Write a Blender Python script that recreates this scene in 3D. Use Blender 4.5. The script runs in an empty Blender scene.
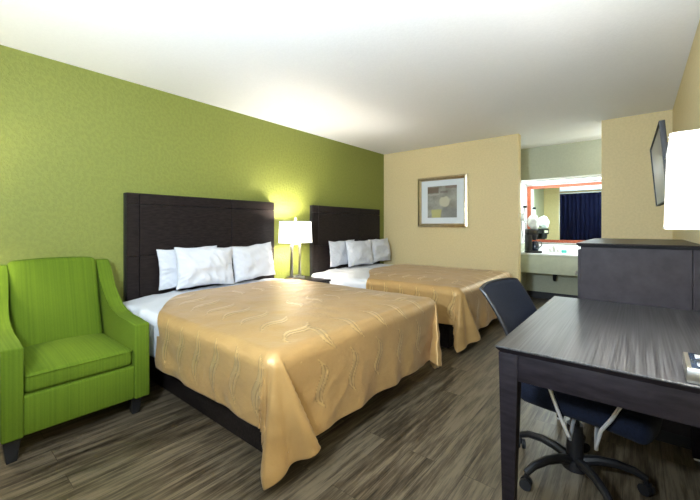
import bpy, bmesh, math, random
from mathutils import Vector, Matrix, noise
random.seed(4)
PI = math.pi
C = bpy.context.scene.collection
S = bpy.context.scene

# ------------------------------------------------------------------ camera
cam_d = bpy.data.cameras.new('camera')
cam_d.sensor_width = 36.0
cam_d.lens = 352.12 / 700 * 36.0
cam_d.shift_y = -(250 - 227.2) / 700
cam_d.clip_start = 0.02
cam = bpy.data.objects.new('camera', cam_d)
C.objects.link(cam)
cam.location = (3.351, 0, 1.2)
cam.rotation_euler = (PI / 2, 0, 0.6842)
S.camera = cam

# ------------------------------------------------------------------ world, exposure
w = bpy.data.worlds.new('World'); S.world = w
w.use_nodes = True
w.node_tree.nodes['Background'].inputs[0].default_value = (0.75, 0.87, 1.0, 1)
w.node_tree.nodes['Background'].inputs[1].default_value = 1.0
S.view_settings.view_transform = 'Standard'
S.view_settings.look = 'None'
S.view_settings.gamma = 1
S.view_settings.use_curve_mapping = False
S.view_settings.exposure = 0.74

def area(name, loc, rot, sx, sy, power, col):
    l = bpy.data.lights.new(name, 'AREA')
    l.shape = 'RECTANGLE'; l.size = sx; l.size_y = sy; l.energy = power; l.color = col
    o = bpy.data.objects.new(name, l); C.objects.link(o)
    o.location = loc; o.rotation_euler = rot
    return o
def point(name, loc, power, col, rad=0.05):
    l = bpy.data.lights.new(name, 'POINT'); l.energy = power; l.color = col; l.shadow_soft_size = rad
    o = bpy.data.objects.new(name, l); C.objects.link(o); o.location = loc
    return o
# added fill light through the unseen, uncurtained part of the front window
area('window_fill_light', (2.98, -1.10, 1.40), (PI / 2, 0, PI), 1.15, 1.7, 18, (0.88, 0.95, 1.0))
# added fill light in an unseen ceiling fixture behind the camera
area('ceiling_fill_light', (2.95, -0.50, 2.33), (0, 0, 0), 0.5, 0.5, 6, (0.95, 0.97, 1.0))
# added fill light behind the camera, aimed forward and upward into the room
_d = Vector((-0.34, 0.88, 0.34)).to_track_quat('-Z', 'Y').to_euler()
area('aimed_fill_light', (2.72, -0.35, 1.56), _d, 0.26, 0.26, 80, (0.70, 0.85, 1.0))
# ceiling light of the dressing alcove, hidden behind the right wall stub
point('alcove_light', (3.36, 5.62, 2.20), 4, (0.88, 0.96, 1.0), 0.07)
# light over the vanity
area('vanity_light', (2.75, 6.40, 1.925), (0, 0, 0), 1.6, 0.22, 18, (0.86, 0.96, 1.0))

# ------------------------------------------------------------------ materials
class NT:
    def __init__(s, name):
        s.m = bpy.data.materials.new(name); s.m.use_nodes = True
        s.t = s.m.node_tree; s.b = s.t.nodes['Principled BSDF']; s.out = s.t.nodes['Material Output']
    def n(s, ty, **k):
        nd = s.t.nodes.new(ty)
        for a, v in k.items():
            if hasattr(nd, a): setattr(nd, a, v)
            else: nd.inputs[a.replace('_', ' ')].default_value = v
        return nd
    def l(s, a, b): s.t.links.new(a, b)
    def set(s, **k):
        for a, v in k.items(): s.b.inputs[a.replace('_', ' ')].default_value = v
    def coord(s, scale=(1, 1, 1), which='Object', rot=(0, 0, 0)):
        tc = s.n('ShaderNodeTexCoord'); mp = s.n('ShaderNodeMapping')
        mp.inputs['Scale'].default_value = scale; mp.inputs['Rotation'].default_value = rot
        s.l(tc.outputs[which], mp.inputs[0]); return mp.outputs[0]
    def noise(s, vec, scale, detail=3, rough=0.5):
        nd = s.n('ShaderNodeTexNoise'); nd.inputs['Scale'].default_value = scale
        nd.inputs['Detail'].default_value = detail; nd.inputs['Roughness'].default_value = rough
        s.l(vec, nd.inputs['Vector']); return nd.outputs['Fac']
    def ramp(s, fac, stops):
        r = s.n('ShaderNodeValToRGB'); e = r.color_ramp.elements
        while len(e) < len(stops): e.new(0.5)
        for i, (p, c) in enumerate(stops):
            e[i].position = p; e[i].color = (*c, 1) if len(c) == 3 else c
        s.l(fac, r.inputs[0]); return r.outputs[0]
    def bump(s, h, strength, dist=0.01, normal=None):
        b = s.n('ShaderNodeBump'); b.inputs['Strength'].default_value = strength
        b.inputs['Distance'].default_value = dist; s.l(h, b.inputs['Height'])
        if normal: s.l(normal, b.inputs['Normal'])
        s.l(b.outputs[0], s.b.inputs['Normal']); return b.outputs[0]

def plain(name, col, rough=0.5, metal=0.0, spec=0.5, var=0.06, scale=12):
    m = NT(name); m.set(Roughness=rough, Metallic=metal, Specular_IOR_Level=spec)
    v = m.coord(); f = m.noise(v, scale)
    c0 = tuple(max(0, c * (1 - var)) for c in col); c1 = tuple(min(1, c * (1 + var)) for c in col)
    m.l(m.ramp(f, [(0.3, c0), (0.7, c1)]), m.b.inputs['Base Color'])
    return m.m
def emis(name, col, strength):
    m = NT(name); m.set(Base_Color=(*col, 1), Roughness=0.6)
    m.b.inputs['Emission Color'].default_value = (*col, 1); m.b.inputs['Emission Strength'].default_value = strength
    return m.m
def wallpaint(name, col, bump=0.35, scale=45, var=0.07, rough=0.6):
    m = NT(name); m.set(Roughness=rough, Specular_IOR_Level=0.35)
    v = m.coord(); f = m.noise(v, scale, 4, 0.6)
    c0 = tuple(c * (1 - var) for c in col); c1 = tuple(min(1, c * (1 + var)) for c in col)
    r = m.ramp(f, [(0.42, c0), (0.58, c1)])
    m.l(r, m.b.inputs['Base Color'])
    r2 = m.ramp(f, [(0.44, (0, 0, 0)), (0.56, (1, 1, 1))])
    m.bump(r2, bump, 0.002)
    return m.m
def woodm(name, c0, c1, grain=(14, 1.2, 14), scale=6, rough=0.4, contrast=(0.35, 0.65), spec=0.10, coat=0.0, bmp=True):
    m = NT(name); m.set(Roughness=rough, Specular_IOR_Level=spec, Coat_Weight=coat)
    v = m.coord(grain); f = m.noise(v, scale, 5, 0.6)
    m.l(m.ramp(f, [(contrast[0], c0), (contrast[1], c1)]), m.b.inputs['Base Color'])
    if bmp: m.bump(f, 0.08, 0.002)
    return m.m
def fabric(name, col, rough=0.85, wscale=500, stripes=None, var=0.1, sheen=0.3):
    m = NT(name); m.set(Roughness=rough, Specular_IOR_Level=0.2, Sheen_Weight=sheen)
    v = m.coord(); f = m.noise(v, 160, 3)
    c0 = tuple(c * (1 - var) for c in col); c1 = tuple(min(1, c * (1 + var)) for c in col)
    colr = m.ramp(f, [(0.3, c0), (0.7, c1)])
    if stripes:
        vs = m.coord(stripes); g = m.noise(vs, 1.0, 2, 0.6)
        mx = m.n('ShaderNodeMix', data_type='RGBA', blend_type='MULTIPLY'); mx.inputs[0].default_value = 1.0
        m.l(colr, mx.inputs[6]); m.l(m.ramp(g, [(0.35, (0.86, 0.88, 0.84)), (0.62, (1.08, 1.06, 1.08))]), mx.inputs[7])
        m.l(mx.outputs[2], m.b.inputs['Base Color']); m.bump(g, 0.25, 0.002)
    else:
        m.l(colr, m.b.inputs['Base Color']); m.bump(f, 0.25, 0.001)
    return m.m

M = {}
M['green_wall'] = wallpaint('green_wall_paint', (0.202, 0.222, 0.043), 0.6, 38, 0.05)
M['yellow_wall'] = wallpaint('yellow_wall_paint', (0.72, 0.585, 0.315), 0.35, 45, 0.03)
M['sage_wall'] = wallpaint('sage_wall_paint', (0.45, 0.465, 0.35), 0.3, 45, 0.03)
M['ceiling'] = wallpaint('ceiling_paint', (0.86, 0.86, 0.87), 0.22, 60, 0.01, 0.8)
M['white_tile'] = plain('white_surround', (0.85, 0.88, 0.87), 0.3)
M['sage_laminate'] = plain('sage_laminate', (0.50, 0.53, 0.42), 0.45)
M['black'] = plain('black_trim', (0.012, 0.012, 0.014), 0.5)
M['espresso'] = woodm('espresso_wood', (0.012, 0.009, 0.009), (0.024, 0.018, 0.017), (3, 3, 14), 5, 0.36)
M['espresso_h'] = woodm('espresso_wood_horizontal', (0.012, 0.009, 0.008), (0.026, 0.020, 0.019), (14, 2, 14), 5, 0.32)
M['dresser'] = woodm('dresser_laminate', (0.028, 0.0235, 0.026), (0.042, 0.036, 0.040), (3, 3, 3), 4, 0.42)
M['desk_top'] = woodm('desk_streaked_laminate', (0.013, 0.0125, 0.014), (0.075, 0.073, 0.075), (75, 0.7, 75), 2.0, 0.30, (0.36, 0.64), 0.4, bmp=False)
M['desk_dark'] = woodm('desk_dark_laminate', (0.010, 0.008, 0.0095), (0.019, 0.015, 0.018), (2, 2, 9), 5, 0.45)
M['linen'] = fabric('white_linen', (0.64, 0.65, 0.69), 0.85, var=0.015, sheen=0.0)
M['chair_green'] = fabric('lime_upholstery', (0.092, 0.148, 0.008), 0.9, stripes=(0.3, 95, 0.3), var=0.06, sheen=0.0)
M['navy_mesh'] = fabric('navy_mesh_fabric', (0.0035, 0.006, 0.016), 0.85, var=0.4, sheen=0.03)
M['navy_curtain'] = fabric('navy_curtain_cloth', (0.004, 0.006, 0.034), 0.9, var=0.2, sheen=0.0)
M['sheer'] = fabric('pale_window_frame', (0.8, 0.8, 0.78), 0.6)
M['black_plastic'] = plain('black_plastic', (0.008, 0.008, 0.010), 0.42)
M['chrome'] = plain('chrome', (0.85, 0.86, 0.88), 0.30, 0.75, var=0.01)
M['nickel'] = plain('brushed_nickel', (0.50, 0.48, 0.43), 0.33, 1.0, var=0.05, scale=60)
M['frame_metal'] = plain('champagne_frame', (0.60, 0.50, 0.33), 0.28, 1.0, var=0.1, scale=20)
M['orange_wood'] = woodm('orange_stained_wood', (0.25, 0.062, 0.032), (0.34, 0.095, 0.05), (8, 8, 2), 8, 0.4)
M['mat_white'] = plain('picture_mat', (0.70, 0.74, 0.76), 0.7, var=0.01)
M['white_plastic'] = plain('white_plastic', (0.8, 0.82, 0.82), 0.35, var=0.02)
M['dark_gloss'] = plain('dark_glass', (0.02, 0.03, 0.05), 0.08, var=0.2)
M['shade'] = emis('glowing_lamp_shade', (1.0, 0.965, 0.90), 1.5)
M['panel_light'] = emis('light_diffuser', (0.93, 0.98, 1.0), 1.2)
M['teal'] = plain('teal_plastic', (0.05, 0.42, 0.36), 0.4)

def floor_mat():
    m = NT('vinyl_wood_planks'); m.set(Roughness=0.36, Specular_IOR_Level=0.4)
    v = m.coord((1, 1, 1), 'Object', (0, 0, PI / 2))
    br = m.n('ShaderNodeTexBrick', offset=0.37, offset_frequency=2)
    br.inputs['Color1'].default_value = (0, 0, 0, 1); br.inputs['Color2'].default_value = (1, 1, 1, 1)
    br.inputs['Mortar'].default_value = (0.5, 0.5, 0.5, 1)
    br.inputs['Scale'].default_value = 1.0; br.inputs['Mortar Size'].default_value = 0.0012
    br.inputs['Brick Width'].default_value = 1.22; br.inputs['Row Height'].default_value = 0.15
    m.l(v, br.inputs['Vector'])
    # grain, shifted plank by plank
    tc = m.n('ShaderNodeTexCoord'); add = m.n('ShaderNodeVectorMath', operation='MULTIPLY_ADD')
    m.l(br.outputs['Color'], add.inputs[0]); add.inputs[1].default_value = (3.1, 7.7, 5.3); m.l(tc.outputs['Object'], add.inputs[2])
    mp = m.n('ShaderNodeMapping'); mp.inputs['Scale'].default_value = (15, 1.1, 1); m.l(add.outputs[0], mp.inputs[0])
    g1 = m.noise(mp.outputs[0], 2.2, 6, 0.65)
    mp2 = m.n('ShaderNodeMapping'); mp2.inputs['Scale'].default_value = (110, 3.5, 1); m.l(add.outputs[0], mp2.inputs[0])
    g2 = m.noise(mp2.outputs[0], 2.0, 3, 0.6)
    mx = m.n('ShaderNodeMath', operation='MULTIPLY_ADD'); m.l(g2, mx.inputs[0]); mx.inputs[1].default_value = 0.38; m.l(g1, mx.inputs[2])
    mx2 = m.n('ShaderNodeMath', operation='MULTIPLY_ADD'); m.l(br.outputs['Color'], mx2.inputs[0]); mx2.inputs[1].default_value = 0.11; m.l(mx.outputs[0], mx2.inputs[2])
    col = m.ramp(mx2.outputs[0], [(0.54, (0.020, 0.0135, 0.0075)), (0.68, (0.070, 0.052, 0.031)), (0.86, (0.170, 0.134, 0.086))])
    dk = m.n('ShaderNodeMix', data_type='RGBA', blend_type='MULTIPLY'); m.l(br.outputs['Fac'], dk.inputs[0])
    m.l(col, dk.inputs[6]); dk.inputs[7].default_value = (0.35, 0.33, 0.3, 1)
    m.l(dk.outputs[2], m.b.inputs['Base Color'])
    m.bump(mx.outputs[0], 0.12, 0.002)
    return m.m
M['floor'] = floor_mat()

def gold_mat():
    m = NT('gold_satin_coverlet'); m.set(Specular_IOR_Level=0.5, Sheen_Weight=0.1)
    at = m.n('ShaderNodeAttribute', attribute_name='motif')
    v = m.coord(); f = m.noise(v, 6, 3)
    base = m.ramp(f, [(0.3, (0.425, 0.252, 0.088)), (0.7, (0.48, 0.288, 0.102))])
    mx = m.n('ShaderNodeMix', data_type='RGBA'); m.l(at.outputs['Fac'], mx.inputs[0]); m.l(base, mx.inputs[6])
    mx.inputs[7].default_value = (0.64, 0.435, 0.185, 1)
    mm = m.n('ShaderNodeMath', operation='MULTIPLY_ADD'); mm.inputs[1].default_value = 0.25; mm.inputs[2].default_value = 0.25
    m.l(at.outputs['Fac'], mm.inputs[0]); m.l(mm.outputs[0], m.b.inputs['Metallic'])
    ao = m.n('ShaderNodeAttribute', attribute_name='outline')
    m3 = m.n('ShaderNodeMix', data_type='RGBA'); m.l(ao.outputs['Fac'], m3.inputs[0]); m.l(mx.outputs[2], m3.inputs[6])
    m3.inputs[7].default_value = (0.22, 0.12, 0.035, 1)
    m.l(m3.outputs[2], m.b.inputs['Base Color'])
    rr = m.n('ShaderNodeMapRange'); m.l(at.outputs['Fac'], rr.inputs[0]); rr.inputs[3].default_value = 0.44; rr.inputs[4].default_value = 0.30
    m.l(rr.outputs[0], m.b.inputs['Roughness'])
    # satin weave crinkle
    n1 = m.noise(m.coord((1, 1, 1)), 9, 4, 0.6); n2 = m.noise(m.coord((1, 1, 1)), 240, 2)
    b1 = m.bump(n2, 0.10, 0.001)
    m.bump(n1, 0.55, 0.014, b1)
    return m.m
M['gold'] = gold_mat()

def mirror_mat():
    m = NT('mirror_glass'); m.set(Base_Color=(0.80, 0.90, 0.84, 1), Metallic=1.0, Roughness=0.0); return m.m
M['mirror'] = mirror_mat()
def screen_mat():
    m = NT('tv_screen'); m.set(Base_Color=(0.02, 0.02, 0.022, 1), Roughness=0.45, Specular_IOR_Level=1.0)
    m.b.inputs['Coat Weight'].default_value = 1.0; m.b.inputs['Coat IOR'].default_value = 2.2; m.b.inputs['Coat Roughness'].default_value = 0.45
    return m.m
M['screen'] = screen_mat()
def glass_mat():
    m = NT('window_glass'); tr = m.n('ShaderNodeBsdfTransparent'); gl = m.n('ShaderNodeBsdfGlossy'); gl.inputs['Roughness'].default_value = 0.02
    mx = m.n('ShaderNodeMixShader'); mx.inputs[0].default_value = 0.06
    m.l(tr.outputs[0], mx.inputs[1]); m.l(gl.outputs[0], mx.inputs[2]); m.l(mx.outputs[0], m.out.inputs[0]); return m.m
M['glass'] = glass_mat()
def art_mat():
    m = NT('abstract_collage_print'); m.set(Roughness=0.5)
    at = m.n('ShaderNodeAttribute', attribute_name='art'); m.l(at.outputs['Color'], m.b.inputs['Base Color']); return m.m
M['art'] = art_mat()

# ------------------------------------------------------------------ mesh helpers
class MB:
    def __init__(s): s.bm = bmesh.new()
    def _bev(s, geomv, bev, seg):
        if bev <= 0: return
        es = set()
        for v in geomv:
            for e in v.link_edges: es.add(e)
        bmesh.ops.bevel(s.bm, geom=list(es), offset=bev, segments=seg, profile=0.5, affect='EDGES', clamp_overlap=True)
    def box(s, lo, hi, bev=0.0, seg=2, mat=None):
        vs = [s.bm.verts.new((x, y, z)) for x in (lo[0], hi[0]) for y in (lo[1], hi[1]) for z in (lo[2], hi[2])]
        for q in ((0, 1, 3, 2), (4, 6, 7, 5), (0, 4, 5, 1), (2, 3, 7, 6), (0, 2, 6, 4), (1, 5, 7, 3)):
            s.bm.faces.new([vs[i] for i in q])
        if mat: bmesh.ops.transform(s.bm, matrix=mat, verts=vs)
        s._bev(vs, bev, seg); return s
    def hexa(s, bot, top, bev=0.0, seg=2):
        vb = [s.bm.verts.new(p) for p in bot]; vt = [s.bm.verts.new(p) for p in top]; n = len(bot)
        s.bm.faces.new(vb[::-1]); s.bm.faces.new(vt)
        for i in range(n): s.bm.faces.new([vb[i], vb[(i + 1) % n], vt[(i + 1) % n], vt[i]])
        s._bev(vb + vt, bev, seg); return s
    def prism(s, pts, axis, a, b, bev=0.0, seg=2):
        def P(p, t):
            if axis == 'y': return (p[0], t, p[1])
            if axis == 'x': return (t, p[0], p[1])
            return (p[0], p[1], t)
        return s.hexa([P(p, a) for p in pts], [P(p, b) for p in pts], bev, seg)
    def tube(s, pts, r, n=12, closed=False):
        pts = [Vector(p) for p in pts]; N = len(pts); rings = []
        rr = r if isinstance(r, (list, tuple)) else [r] * N
        up = Vector((0, 0, 1)); prev = None
        for i in range(N):
            if closed: d = pts[(i + 1) % N] - pts[i - 1]
            else: d = pts[min(i + 1, N - 1)] - pts[max(i - 1, 0)]
            d.normalize()
            a = (prev if prev is not None else (up if abs(d.z) < 0.9 else Vector((1, 0, 0))))
            a = (a - d * a.dot(d)).normalized(); prev = a; b = d.cross(a)
            rings.append([s.bm.verts.new(pts[i] + (a * math.cos(2 * PI * k / n) + b * math.sin(2 * PI * k / n)) * rr[i]) for k in range(n)])
        for i in range(N if closed else N - 1):
            A = rings[i]; B = rings[(i + 1) % N]
            for k in range(n): s.bm.faces.new([A[k], A[(k + 1) % n], B[(k + 1) % n], B[k]])
        if not closed: s.bm.faces.new(rings[0][::-1]); s.bm.faces.new(rings[-1])
        return s
    def lathe(s, c, prof, n=24, axis='z'):
        rings = []
        for (r, h) in prof:
            ring = []
            for k in range(n):
                a = 2 * PI * k / n; x, y = r * math.cos(a), r * math.sin(a)
                p = (x, y, h) if axis == 'z' else ((h, x, y) if axis == 'x' else (y, h, x))
                ring.append(s.bm.verts.new((c[0] + p[0], c[1] + p[1], c[2] + p[2])))
            rings.append(ring)
        for A, B in zip(rings, rings[1:]):
            for k in range(n): s.bm.faces.new([A[k], A[(k + 1) % n], B[(k + 1) % n], B[k]])
        s.bm.faces.new(rings[0][::-1]); s.bm.faces.new(rings[-1]); return s
    def grid(s, fn, nu, nv, closed_u=False):
        g = [[s.bm.verts.new(fn(i / nu, j / nv)) for j in range(nv + 1)] for i in range(nu + 1)]
        for i in range(nu):
            for j in range(nv): s.bm.faces.new([g[i][j], g[i + 1][j], g[i + 1][j + 1], g[i][j + 1]])
        return g
    def build(s, name, mat, parent=None, smooth=True, angle=35, recalc=True):
        if recalc: bmesh.ops.recalc_face_normals(s.bm, faces=s.bm.faces)
        me = bpy.data.meshes.new(name); s.bm.to_mesh(me); s.bm.free()
        me.materials.append(mat)
        if smooth:
            me.polygons.foreach_set('use_smooth', [True] * len(me.polygons))
            try: me.set_sharp_from_angle(angle=math.radians(angle))
            except Exception: pass
        o = bpy.data.objects.new(name, me); C.objects.link(o)
        if parent:
            o.parent = parent
            parent_loc = parent['_w'] if '_w' in parent else None
        return o

def tag(o, label, cat, group=None, kind=None):
    o['label'] = label; o['category'] = cat
    if group: o['group'] = group
    if kind: o['kind'] = kind
    return o
def thing(name, label, cat, loc=(0, 0, 0), rz=0, group=None):
    o = bpy.data.objects.new(name, None); C.objects.link(o); o.empty_display_size = 0.1
    o.location = loc; o.rotation_euler = (0, 0, rz)
    return tag(o, label, cat, group)
def struct(name, mb, mat, parent=None, smooth=False):
    o = mb.build(name, mat, parent, smooth)
    if not parent: o['kind'] = 'structure'
    return o
def nz(x, y, z=0, s=1): return noise.noise(Vector((x * s, y * s, z * s)))
def sm(a, b, x):
    t = max(0, min(1, (x - a) / (b - a))); return t * t * (3 - 2 * t)

# ------------------------------------------------------------------ the room
D, XR, YN, YM, YF, H = 5.022, 3.64, 6.072, 6.65, -0.95, 2.44
RX = 1.865          # left side of the dressing alcove
struct('floor', MB().box((-0.1, YF - 0.12, -0.05), (XR + 0.1, YM + 0.1, 0)), M['floor'])
struct('ceiling', MB().box((-0.1, YF - 0.12, H), (XR + 0.1, YM + 0.1, H + 0.05)), M['ceiling'])
struct('wall_left', MB().box((-0.1, YF - 0.12, 0), (0, D + 0.12, H)), M['green_wall'])
struct('wall_right', MB().box((XR, YF - 0.12, 0), (XR + 0.1, YM + 0.1, H)), M['yellow_wall'])
struct('wall_back_left', MB().box((0, D, 0), (2.133, D + 0.12, H)), M['yellow_wall'])
struct('wall_back_right', MB().box((3.029, D, 0), (XR, D + 0.12, H)), M['yellow_wall'])
struct('wall_alcove_side', MB().box((RX - 0.1, D + 0.12, 0), (RX, YM, H)), M['sage_wall'])
struct('wall_alcove_back', MB().box((RX - 0.1, YM, 0), (XR, YM + 0.1, H)), M['sage_wall'])
struct('wall_bulkhead', MB().box((RX, YN, 1.948), (XR, YM, H)), M['sage_wall'])
# unseen front wall behind the camera, window added to let fill light in
WX0, WX1, WZ0, WZ1 = 1.00, 3.50, 0.55, 2.25
mb = MB()
mb.box((0, YF - 0.12, 0), (WX0, YF, H)); mb.box((WX1, YF - 0.12, 0), (XR, YF, H))
mb.box((WX0, YF - 0.12, 0), (WX1, YF, WZ0)); mb.box((WX0, YF - 0.12, WZ1), (WX1, YF, H))
struct('wall_front', mb, M['yellow_wall'])
win = bpy.data.objects.new('added_window_1', None); C.objects.link(win); win['kind'] = 'structure'
mb = MB()
for a, b in (((WX0, WZ0), (WX1, WZ0 + 0.05)), ((WX0, WZ1 - 0.05), (WX1, WZ1)), ((WX0, WZ0), (WX0 + 0.05, WZ1)), ((WX1 - 0.05, WZ0), (WX1, WZ1)), ((2.22, WZ0), (2.28, WZ1))):
    mb.box((a[0], YF - 0.09, a[1]), (b[0], YF - 0.04, b[1]))
mb.build('window_frame', M['white_plastic'], win, False)
MB().box((WX0 + 0.05, YF - 0.068, WZ0 + 0.05), (WX1 - 0.05, YF - 0.062, WZ1 - 0.05)).build('pane', M['glass'], win, False)
# white surround of the vanity niche
mb = MB()
mb.box((RX, YN + 0.004, 0.93), (RX + 0.006, YM, 1.948)); mb.box((RX + 0.006, YM - 0.006, 0.93), (XR, YM, 1.948))
mb.box((RX, YN, 1.942), (XR, YM, 1.948))
struct('trim_1', mb, M['white_tile'])
# baseboards
struct('baseboard_back', MB().box((0.012, D - 0.012, 0), (2.133, D, 0.10)), M['black'])
struct('baseboard_left', MB().box((0, YF, 0), (0.012, D, 0.10)), M['black'])
struct('baseboard_alcove', MB().box((RX + 0.012, YM - 0.012, 0), (XR, YM, 0.11)), M['black'])
struct('baseboard_alcove_side', MB().box((RX, D + 0.12, 0), (RX + 0.012, YM, 0.10)), M['black'])
struct('baseboard_right', MB().box((XR - 0.012, YF, 0), (XR, 2.58, 0.10)), M['black'])

# ------------------------------------------------------------------ headboards
def headboard(y0, y1, label):
    t = thing('headboard', label, 'headboard', (0, (y0 + y1) / 2, 0), group='headboards on the green wall')
    h = (y1 - y0) / 2; g = 0.0025
    MB().box((0.004, -h, 0.30), (0.045, h, 1.488)).build('back_panel', M['black'], t, False)
    ys = [-h, -h + 0.10, h - 0.555, h - 0.0]
    zs = [0.30, 0.955, 1.395, 1.492]
    # border strips and field, split by fine grooves
    mb = MB()
    ycuts = [-h, -h + 0.10, h - 0.56, h]; 
    for i in range(3):
        for j in range(3):
            mb.box((0.045, ycuts[i] + g, zs[j] + g), (0.068, ycuts[i + 1] - g, zs[j + 1] - g), 0.002, 1)
    mb.build('veneer_panels', M['espresso'], t)
    return t
headboard(1.090, 2.630, 'dark brown panelled headboard behind the nearer bed, beside the green armchair')
headboard(3.262, 4.805, 'dark brown panelled headboard behind the farther bed, near the corner')

# ------------------------------------------------------------------ beds
XF = 2.03
def drape_point(a, b, P):
    """a along X (head to foot), b across Y; returns position on the draped cloth"""
    Y0, Y1, z0, R, F = P['Y0'], P['Y1'], P['z0'], P['R'], P['F']
    xf = P['xf']
    dx = max(0.0, a - xf); sy = 0; dy = 0.0
    if b < Y0: dy = Y0 - b; sy = -1
    elif b > Y1: dy = b - Y1; sy = 1
    x = min(a, xf); y = min(max(b, Y0), Y1)
    # puffed top
    ex = min(xf - x + 0.0, 0.35) / 0.35; ey = min(y - Y0, Y1 - y, 0.35) / 0.35
    crown = 0.022 * (math.sin(min(1, ex) * PI / 2)) * (math.sin(min(1, ey) * PI / 2))
    top = z0 + crown + 0.006 * nz(a, b, P['seed'], 3.1) + 0.003 * nz(a, b, P['seed'] + 9, 9)
    if dx == 0 and dy == 0: return Vector((x, y, top))
    rho = math.hypot(dx, dy); th = math.atan2(dy, dx)
    if rho < R * PI / 2: out = R * math.sin(rho / R); down = R * (1 - math.cos(rho / R))
    else: out = R; down = R + rho - R * PI / 2
    s = max(0, down - 0.02)
    ox, oy = out * math.cos(th), out * math.sin(th)
    if dx > 0 and dy > 0:
        deg = math.degrees(th); K = P['fold']
        for (t0, f0), (t1, f1) in zip(K, K[1:]):
            if t0 <= deg <= t1:
                q = (deg - t0) / (t1 - t0); q = q * q * (3 - 2 * q) * 0.3 + q * 0.7
                ox += s * (f0[0] + (f1[0] - f0[0]) * q) * F; oy += s * (f0[1] + (f1[1] - f0[1]) * q) * F; break
        ox += 0.010 * math.sin(deg * 0.42) * s * 3
    elif dx > 0:
        ke = sm(0.0, 0.35, min(y - Y0, Y1 - y))
        ox += s * ke * (0.05 + 0.035 * nz(b * 2.2, 3.3, P['seed']) + 0.028 * math.sin(b * 17 + 2 * nz(b, 1, 0, 2)) * sm(0.05, 0.4, s))
        k = min(1, (y - Y0) / 0.05, (Y1 - y) / 0.05)
        ox = ox * k + (R + s * 0.05) * (1 - k) if rho >= R * PI / 2 else ox
    else:
        oy += s * (0.015 + 0.035 * nz(a * 2.2, 8.3, P['seed']) + 0.030 * math.sin(a * 14 + 2 * nz(a, 1, 5, 2)) * sm(0.05, 0.4, s) * P.get('side', 1))
    if P.get('crease'):
        q = sm(0.06, 0.35, down)
        cr = 0.013 * nz(a * 0.6 + b * 0.9, b - a * 0.4, P['seed'] + 3, 5.5) + 0.012 * (0.5 - abs(nz(a + 0.3 * b, b * 0.8, P['seed'] + 6, 7))) - 0.006
        if dx > 0: ox += q * cr
        if dy > 0: oy += q * cr
    z = top - down + (0.004 * nz(a, b, 2, 6) if down > 0.05 else 0)
    zmin = 0.006
    return Vector((x + ox, y + sy * oy, max(zmin, z)))

def swoosh(p, q, L=0.30, W=0.030):
    """p along the length (-.5...5 of L), q across; S-shaped feather of two strands"""
    t = p / L
    if abs(t) > 0.5: return 0.0
    c = 0.035 * math.sin(2 * PI * t)
    w = W * (1 - abs(2 * t) ** 2.2)
    d = abs(q - c)
    if d > w: return 0.0
    m = 1 - sm(max(0, w - 0.013), w, d)
    if w > 0.018: m = min(m, 0.40 + 0.60 * sm(0.002, 0.010, abs(q - c - w * 0.15)))
    return m

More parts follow.
